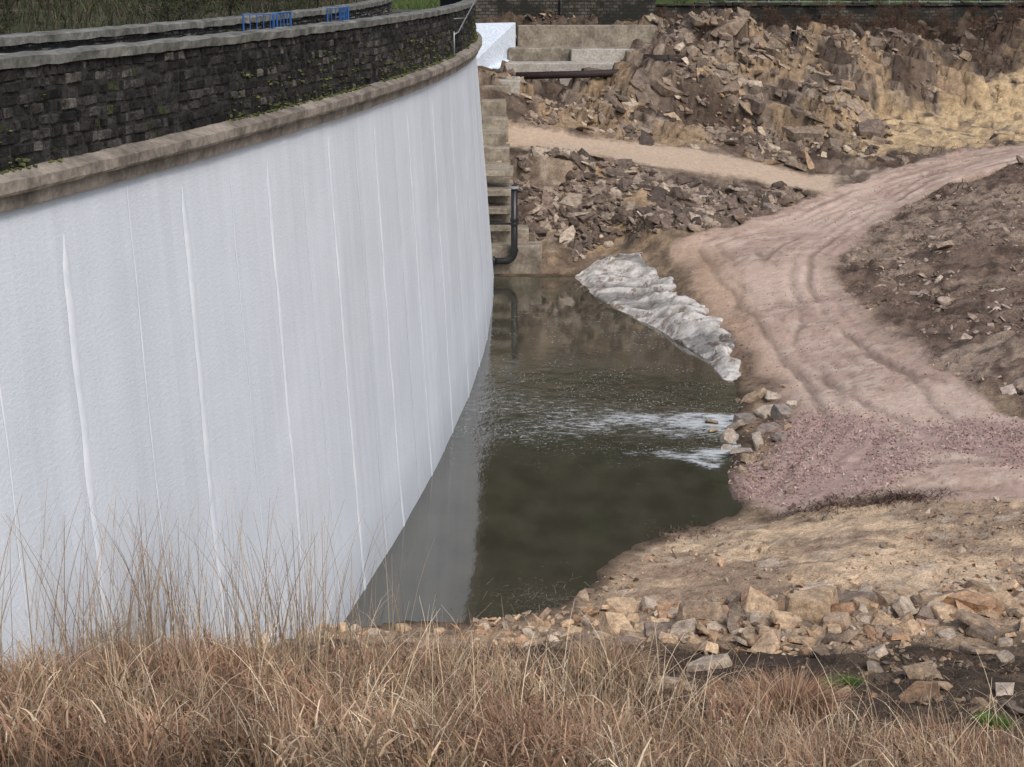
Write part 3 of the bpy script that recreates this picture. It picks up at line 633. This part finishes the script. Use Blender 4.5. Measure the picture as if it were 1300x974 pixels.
k=24000;x=rng.uniform(5,18,k);y=rng.uniform(40.5,50,k);s_=np.maximum(sdf(PINK,x,y),sdf(PINK2,x,y));ok=(s_+rng.normal(0,.5,k)>0)&(s_>-1.3)&(vnoise(x*.9,y*.9,407)+.4*rng.random(k)>.45);x,y=x[ok],y[ok];k=len(x)
scatter('pink_gravel',x,y,rng.uniform(.02,.062,k),pal(k,[(.42,.285,.255),(.33,.22,.20),(.52,.40,.35),(.24,.165,.15),(.46,.36,.30)]),SM,mat_gravel,1.)
k=6000;x=rng.uniform(6,26,k);y=rng.uniform(45,88,k);ok=inside(x,y,TRACK,.1)&(vnoise(x*.5,y*.5,408)>.5);x,y=x[ok],y[ok];k=len(x)
scatter('track_gravel',x,y,rng.uniform(.02,.06,k),pal(k,[(.52,.39,.32),(.38,.27,.22),(.28,.2,.16)]),SM,mat_gravel,1.)

# ------------------------------------------------------------------ geotextile sheet
gm=N('grey_geotextile');gp=gm.n('ShaderNodeNewGeometry').outputs['Position'];gat=gm.n('ShaderNodeVertexColor');gat.layer_name='Col'
a1=gm.noise(gp,2.0,3,.7);a2=gm.noise(gp,9,2,.6)
gc=gm.mix(gm.map(a1,.40,.58,0,1),(.42,.40,.37),(.68,.665,.64))
gc=gm.mix(gm.map(gm.noise(gp,1.3,4,.75),.55,.60,0,.8),gc,(.22,.16,.115))
gc=gm.mix(1.,gc,gat.outputs[0],'MULTIPLY')
mat_geo=gm.set(gc,.8,gm.bump(gm.math('ADD',a1,gm.math('MULTIPLY',a2,.2)),.7,.10))
Lw=np.array([(2.7,76.0),(3.2,73),(3.7,70.5),(4.7,67),(5.4,64.8),(6.2,61.8),(6.8,59.0),(7.05,55.8)]);Up=np.array([(4.3,77.3),(5.7,76.0),(6.1,73.6),(6.4,70.3),(7.0,66.8),(7.6,62.8),(7.8,59.4),(7.5,55.9)])
nu,nv=320,70;tu=np.linspace(0,7,nu);il=np.array([np.interp(tu,range(8),Lw[:,q]) for q in (0,1)]).T;iu=np.array([np.interp(tu,range(8),Up[:,q]) for q in (0,1)]).T
tv=np.linspace(-.06,1,nv);G=il[:,None]*(1-tv)[None,:,None]+iu[:,None]*tv[None,:,None]
edge=(fbm(tu*4,tu*0,3,500)-.5)*.8
G[:,:,0]+=edge[:,None]*tv[None,:]**2;G[:,:,1]+=edge[::-1][:,None]*tv[None,:]**2
gx,gy=G[:,:,0],G[:,:,1]
fold=np.abs(fbm(gx*.9+gy*.9,(gx-gy)*.15,3,501)-.5);wr2=np.abs(fbm(gx*2.6+gy*2.2,(gx-gy)*.5,3,502)-.5)
hh=hz(gx.ravel(),gy.ravel()).reshape(gx.shape)
env=np.sin(np.pi*np.clip(tv,0,1))[None,:]*(sm(0,.5,tu)*sm(7,6.0,tu))[:,None]
gz=np.maximum(hh,-.06)+.05+env*.16+env**.5*((.18-fold)*1.1+(.2-wr2)*.35)*.75
gz[:,-1]=hh[:,-1]-.02;gz[:,0]=-.15;gz[0]=hh[0]-.03;gz[-1]=hh[-1]-.03
fold_mud_shade=1-.55*sm(.2,.35,fold*1.1+wr2*.4)  # fold troughs darkened: crease shade painted into the sheet colour along with mud stain
gcol=np.stack([fold_mud_shade,fold_mud_shade*.97,fold_mud_shade*.93],-1).reshape(-1,3)
i=np.arange(nu*nv).reshape(nu,nv)
mesh_np('geotextile_sheet',np.stack([gx,gy,gz],-1),np.stack([i[:-1,:-1],i[1:,:-1],i[1:,1:],i[:-1,1:]],-1).reshape(-1,4),mat_geo,gcol,smooth=True)

# ------------------------------------------------------------------ stalks / grass
def blades(name,x,y,h,w,lean,cols,segs=4,mat=mat_grass,z=None,curl=1.0,parent=None,dirs=None,dark=.35):
    k=len(x);z=hz(x,y) if z is None else z
    th=rng.uniform(0,6.28,k) if dirs is None else dirs
    t=np.linspace(0,1,segs+1)[None,:]
    bend=lean[:,None]*(t**(1+curl))
    px=x[:,None]+np.cos(th)[:,None]*bend*h[:,None];py=y[:,None]+np.sin(th)[:,None]*bend*h[:,None]
    pz=z[:,None]-.03+h[:,None]*t*np.sqrt(np.clip(1-(bend*.8)**2,.05,1))
    ph=rng.uniform(0,3.14,k);wx_=np.cos(ph)[:,None]*w[:,None]*(1-.8*t)*.5;wy_=np.sin(ph)[:,None]*w[:,None]*(1-.8*t)*.5
    v=np.stack([np.stack([px-wx_,py-wy_,pz],-1),np.stack([px+wx_,py+wy_,pz],-1)],2)
    i=np.arange(k*(segs+1)*2).reshape(k,segs+1,2)
    f=np.stack([i[:,:-1,0],i[:,:-1,1],i[:,1:,1],i[:,1:,0]],-1).reshape(-1,4)
    c=np.repeat(cols[:,None,:],(segs+1)*2,1).reshape(-1,3)
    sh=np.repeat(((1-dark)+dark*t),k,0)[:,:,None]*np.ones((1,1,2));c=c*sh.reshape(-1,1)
    mesh_np(name,v.reshape(-1,3),f,mat,c,parent=parent)
STR=[(.64,.48,.31),(.48,.345,.215),(.80,.67,.48),(.30,.20,.125),(.56,.39,.25),(.40,.24,.155)]
RED=[(.42,.24,.15),(.50,.31,.20),(.30,.17,.11)]
def yb(x): return np.interp(x,[-8,-6,-4,0,2,4,6,9],[23.6,24.0,24.5,24.1,23.1,21.3,19.8,19.2])
gr=empty('dry_grass')
def tone(x,y,c):
    t=vnoise(x*.8,y*.8,620);t2=vnoise(x*2.3,y*2.3,621)
    c=c*(.5+.85*t2)[:,None]
    return c*(1-.55*sm(.42,.72,t)[:,None])+np.array([.36,.19,.12])*(.55*sm(.42,.72,t)*(.5+t2))[:,None]
k=62000;x=rng.uniform(-8.5,9.5,k);y=rng.uniform(14,26.5,k)
cl=vnoise(x*1.3,y*1.3,600);cl2=vnoise(x*3.1,y*3.1,601);ok=(y<yb(x)+(cl-.5)*3.0)&(rng.random(k)<.06+cl*.85+cl2*.6);x,y,cl,cl2=x[ok],y[ok],cl[ok],cl2[ok];k=len(x)
dr=vnoise(x*.5,y*.5,602)*12+rng.normal(0,1.,k)
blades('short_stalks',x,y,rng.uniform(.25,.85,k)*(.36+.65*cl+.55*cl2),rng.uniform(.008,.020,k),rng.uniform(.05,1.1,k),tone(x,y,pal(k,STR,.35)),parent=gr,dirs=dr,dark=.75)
k=24000;x=rng.uniform(-8.5,9.5,k);y=rng.uniform(14,26.5,k);ok=(y<yb(x)+.2)&(vnoise(x*1.3,y*1.3,600)>.35);x,y=x[ok],y[ok];k=len(x)
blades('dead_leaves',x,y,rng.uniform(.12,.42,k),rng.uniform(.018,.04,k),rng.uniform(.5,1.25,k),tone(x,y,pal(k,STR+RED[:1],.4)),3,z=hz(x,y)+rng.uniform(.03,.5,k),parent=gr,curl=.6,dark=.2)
k=1500;x=rng.uniform(-7.8,-1.5,k);y=rng.uniform(20,25.6,k);ok=(rng.random(k)<(sm(-1.0,-5,x)+.2)*sm(.2,.6,vnoise(x*1.4,y*.8,640)));x,y=x[ok],y[ok];k=len(x)
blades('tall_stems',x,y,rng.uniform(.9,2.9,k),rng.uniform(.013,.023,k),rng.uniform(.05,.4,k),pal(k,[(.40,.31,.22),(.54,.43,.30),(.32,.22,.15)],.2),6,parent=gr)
k=1700;x=rng.uniform(-6,8,k);y=rng.uniform(16,25.,k);ok=y<yb(x)+.8;x,y=x[ok],y[ok];k=len(x)
blades('seed_stems',x,y,rng.uniform(.7,1.5,k),rng.uniform(.011,.018,k),rng.uniform(.05,.9,k),pal(k,STR[:3],.2)*1.1,6,parent=gr)
def clump(cx,cy,r,nb,h,colset,name):
    a=rng.uniform(0,6.28,nb);q=np.sqrt(rng.random(nb))*r*.6;x=cx+np.cos(a)*q;y=cy+np.sin(a)*q
    blades(name,x,y,rng.uniform(.5,1,nb)*h,rng.uniform(.010,.02,nb),rng.uniform(.3,1.1,nb),pal(nb,colset,.3),5,dirs=a,dark=.6)
clump(3.9,22.7,.75,2200,.80,[(.46,.26,.16),(.60,.41,.27),(.34,.19,.12)],'dead_fern_clump')
clump(1.5,25.2,.6,1400,.85,[(.44,.29,.18),(.54,.40,.25),(.34,.20,.13)],'dead_fern_clump')
clump(-1.5,24.6,.5,900,.7,RED,'dead_fern_clump')
clump(7.4,19.8,.9,1500,.6,[(.50,.33,.22),(.60,.43,.29)],'dead_fern_clump')
clump(5.4,19.9,.8,1600,.7,RED,'dead_fern_clump')
clump(5.2,25.7,.36,420,.32,[(.10,.24,.03),(.16,.31,.05),(.07,.14,.028)],'green_weed')
clump(4.0,26.4,.2,140,.22,[(.10,.17,.04)],'green_weed')
clump(7.1,23.7,.32,300,.26,[(.10,.24,.03),(.15,.28,.04)],'green_weed')
clump(5.6,26.6,.2,120,.24,[(.12,.18,.05)],'green_weed')
def litter(name,x,y,L,w,cs):
    k=len(x);blades(name,x,y,L*.35,w,rng.uniform(1.0,2.6,k),cs,3,z=hz(x,y)+.02,curl=.2)
k=11000;x=rng.uniform(-5,13,k);y=rng.uniform(19.5,31.0,k);ok=(vnoise(x,y,610)>.35)&(y<30.2+.8*np.sin(x));x,y=x[ok],y[ok];k=len(x)
litter('bank_litter',x,y,rng.uniform(.2,.7,k),rng.uniform(.010,.022,k),pal(k,[(.10,.065,.045),(.05,.035,.026),(.18,.12,.08),(.34,.26,.165),(.04,.03,.022)],.3))
k=15000;x=rng.uniform(12,32,k);y=rng.uniform(46,84,k);ok=inside(x,y,DEBRIS,.0)&(vnoise(x*.5,y*.5,611)>.4);x,y=x[ok],y[ok];k=len(x)
litter('dead_bracken',x,y,rng.uniform(.3,.9,k),rng.uniform(.02,.04,k),pal(k,[(.18,.12,.08),(.30,.19,.125),(.08,.055,.042),(.38,.29,.21)],.3))
k=14000;x=rng.uniform(-1,34,k);y=rng.uniform(77,115,k);ok=(~inside(x,y,TRACK,-.2))&(~inside(x,y,PATH,-.3))&(~inside(x,y,OCHRE,.5))&(vnoise(x*.3,y*.3,612)+sm(99,108,y)*.5>.64);x,y=x[ok],y[ok];k=len(x)
litter('hillside_bracken',x,y,rng.uniform(.4,1.5,k),rng.uniform(.03,.06,k),pal(k,[(.15,.09,.06),(.24,.135,.085),(.07,.05,.04),(.29,.19,.12)],.3))
k=900;x=np.concatenate([rng.normal(7.8,.7,k//2),rng.normal(9.5,.5,k//2)]);y=np.concatenate([rng.normal(40.2,.35,k//2),rng.normal(39.9,.25,k//2)])
litter('brushwood_pile',x,y,rng.uniform(.3,.9,k),rng.uniform(.012,.03,k),pal(k,[(.10,.06,.045),(.2,.12,.08),(.05,.035,.03)],.3))
k=260;x=rng.normal(4.3,.5,k);y=rng.normal(39.6,.35,k)
blades('shore_twigs',x,y,rng.uniform(.08,.2,k),rng.uniform(.012,.025,k),rng.uniform(.6,2.2,k),pal(k,[(.12,.08,.06),(.22,.16,.12)],.3),3,z=np.maximum(hz(x,y),0)+.01)
k=360;x=rng.normal(.7,.8,k);y=rng.normal(35.4,.6,k)
blades('floating_twigs',x,y,rng.uniform(.05,.16,k),rng.uniform(.010,.020,k),rng.uniform(1.2,4.,k),pal(k,[(.14,.105,.08),(.30,.24,.18)],.3),3,z=np.maximum(hz(x,y),0)+.01)
k=16000;x=rng.uniform(-30,45,k);y=rng.uniform(116.2,126,k)
blades('meadow_grass',x,y,rng.uniform(.3,1.0,k)*(.5+1.1*vnoise(x*.5,y*.3,650)),rng.uniform(.03,.06,k),rng.uniform(.1,.6,k),pal(k,[(.08,.15,.04),(.12,.20,.05),(.14,.15,.06)],.3),2)
k=22000;x=rng.uniform(-60,-7,k);y=rng.uniform(34,112,k);ok=x<Xtop(y)-5;x,y=x[ok],y[ok];k=len(x);vn=vnoise(x*.35,y*.25,630)
blades('verge_vegetation',x,y,rng.uniform(.2,1.0,k)*(.2+1.6*vn),rng.uniform(.03,.08,k),rng.uniform(.2,1.2,k),pal(k,[(.05,.06,.03),(.08,.065,.042),(.12,.10,.065),(.035,.038,.024),(.06,.085,.03)],.3)*(.5+vn)[:,None],2)

# ------------------------------------------------------------------ woodland
def tree_proto(seed):
    r=random.Random(seed);bm=bmesh.new();tips=[]
    def branch(p,d,L,rad,lev):
        pts=[p];q=p.copy();dd=d.copy();s=4 if lev<2 else 3
        for i in range(s):
            dd=(dd+Vector((r.uniform(-.2,.2),r.uniform(-.2,.2),.08))).normalized();q=q+dd*L/s;pts.append(q.copy())
        cyl_path(bm,pts,[rad*(1-.75*i/s) for i in range(s+1)],5 if lev<2 else 3,False)
        if lev>=1: tips.extend(pts[1:])
        if lev<2:
            for _ in range((13,6)[lev]):
                t=r.uniform(.25 if lev==0 else .3,1);k=t*s;i=min(int(k),s-1);b=pts[i].lerp(pts[i+1],k-i)
                a=r.uniform(0,6.28);nd=(dd*.55+Vector((math.cos(a),math.sin(a),r.uniform(0,.5)))*.8).normalized()
                branch(b,nd,L*r.uniform(.35,.5)*(1.15-t*.4),rad*.42*(1.1-t*.5),lev+1)
    branch(Vector((0,0,-.5)),Vector((0,0,1)),15,.28,0)
    for t in tips:
        for _ in range(5):
            c=t+Vector((r.gauss(0,.6),r.gauss(0,.6),r.gauss(0,.5)));a=Vector((r.gauss(0,1),r.gauss(0,1),r.gauss(0,1))).normalized()*r.uniform(.15,.35);b=a.orthogonal().normalized()*a.length*.8
            bm.faces.new([bm.verts.new(c+a),bm.verts.new(c+b),bm.verts.new(c-a)]).material_index=1
    me=bpy.data.meshes.new('tree');bm.to_mesh(me);bm.free();return me
def flat(name,c): q=N(name);return q.set(c,.9,None,.2)
mat_bark=flat('bark',(.06,.052,.04));mat_leaf=flat('ivy_and_buds',(.045,.055,.025));mat_brown=flat('dead_foliage',(.13,.075,.05))
protos=[tree_proto(i) for i in range(3)]
brown=[]
for p in protos:
    p2=p.copy();p.materials.append(mat_bark);p.materials.append(mat_leaf);p2.materials.append(mat_bark);p2.materials.append(mat_brown);brown.append(p2)
wd=empty('distant_trees')
tp=[(rng.uniform(-45,60),rng.uniform(127,205)) for _ in range(120)]+[(rng.uniform(-60,-22),rng.uniform(60,118)) for _ in range(30)]
for (x,y) in tp:
    o_=bpy.data.objects.new('tree_stem',protos[random.randrange(3)]);link(o_,wd)
    o_.location=(x,y,float(hz(np.array(x),np.array(y))));s_=random.uniform(.8,1.45);o_.scale=(s_,s_,s_*1.1);o_.rotation_euler=(0,0,random.uniform(0,6.28))
sh=empty('scrub_bushes')
def bush(x,y,s_,lib):
    o_=bpy.data.objects.new('bush',lib[random.randrange(3)]);link(o_,sh)
    o_.location=(x,y,float(hz(np.array(x),np.array(y))));o_.scale=(s_*1.4,s_*1.4,s_);o_.rotation_euler=(0,0,random.uniform(0,6.28))
for _ in range(34):
    y=random.uniform(48,112);bush(float(Xtop(y))-random.uniform(6,22),y,random.uniform(.10,.2),protos)
for _ in range(75):
    bush(random.uniform(9.5,35),random.uniform(105,114.5),random.uniform(.045,.11),brown)
for _ in range(12):
    bush(random.uniform(10,32),random.uniform(98,107),random.uniform(.03,.06),brown)
for _ in range(22):
    bush(random.uniform(10,38),random.uniform(116.5,121),random.uniform(.06,.13),protos)

# ------------------------------------------------------------------ light, world, camera
w=bpy.data.worlds.new('World');scene.world=w;w.use_nodes=True;nt=w.node_tree;nt.nodes.clear()
sky=nt.nodes.new('ShaderNodeTexSky');sky.sky_type='NISHITA';sky.sun_disc=False;sky.sun_elevation=R(48);sky.sun_rotation=R(150);sky.air_density=1.0;sky.dust_density=3.0;sky.ozone_density=1.0
bg=nt.nodes.new('ShaderNodeBackground');bg.inputs[1].default_value=.145;ow=nt.nodes.new('ShaderNodeOutputWorld')
nt.links.new(sky.outputs[0],bg.inputs[0]);nt.links.new(bg.outputs[0],ow.inputs[0])
sun=bpy.data.lights.new('sun','SUN');sun.energy=1.5;sun.angle=R(20);sun.color=(1,.96,.91)
so=link(bpy.data.objects.new('sun',sun))
az=R(150);el=R(48);dv=Vector((math.sin(az)*math.cos(el),math.cos(az)*math.cos(el),math.sin(el)))
so.rotation_euler=dv.to_track_quat('Z','Y').to_euler()
cam=bpy.data.cameras.new('camera');cam.lens=60.9;cam.sensor_width=36;cam.clip_end=3000;cam.clip_start=.1
co=link(bpy.data.objects.new('camera',cam));co.location=(0,0,13.2);co.rotation_euler=(R(90)-math.atan(524/2200),0,0)
scene.camera=co
scene.view_settings.view_transform='Standard';scene.view_settings.look='None';scene.view_settings.exposure=0
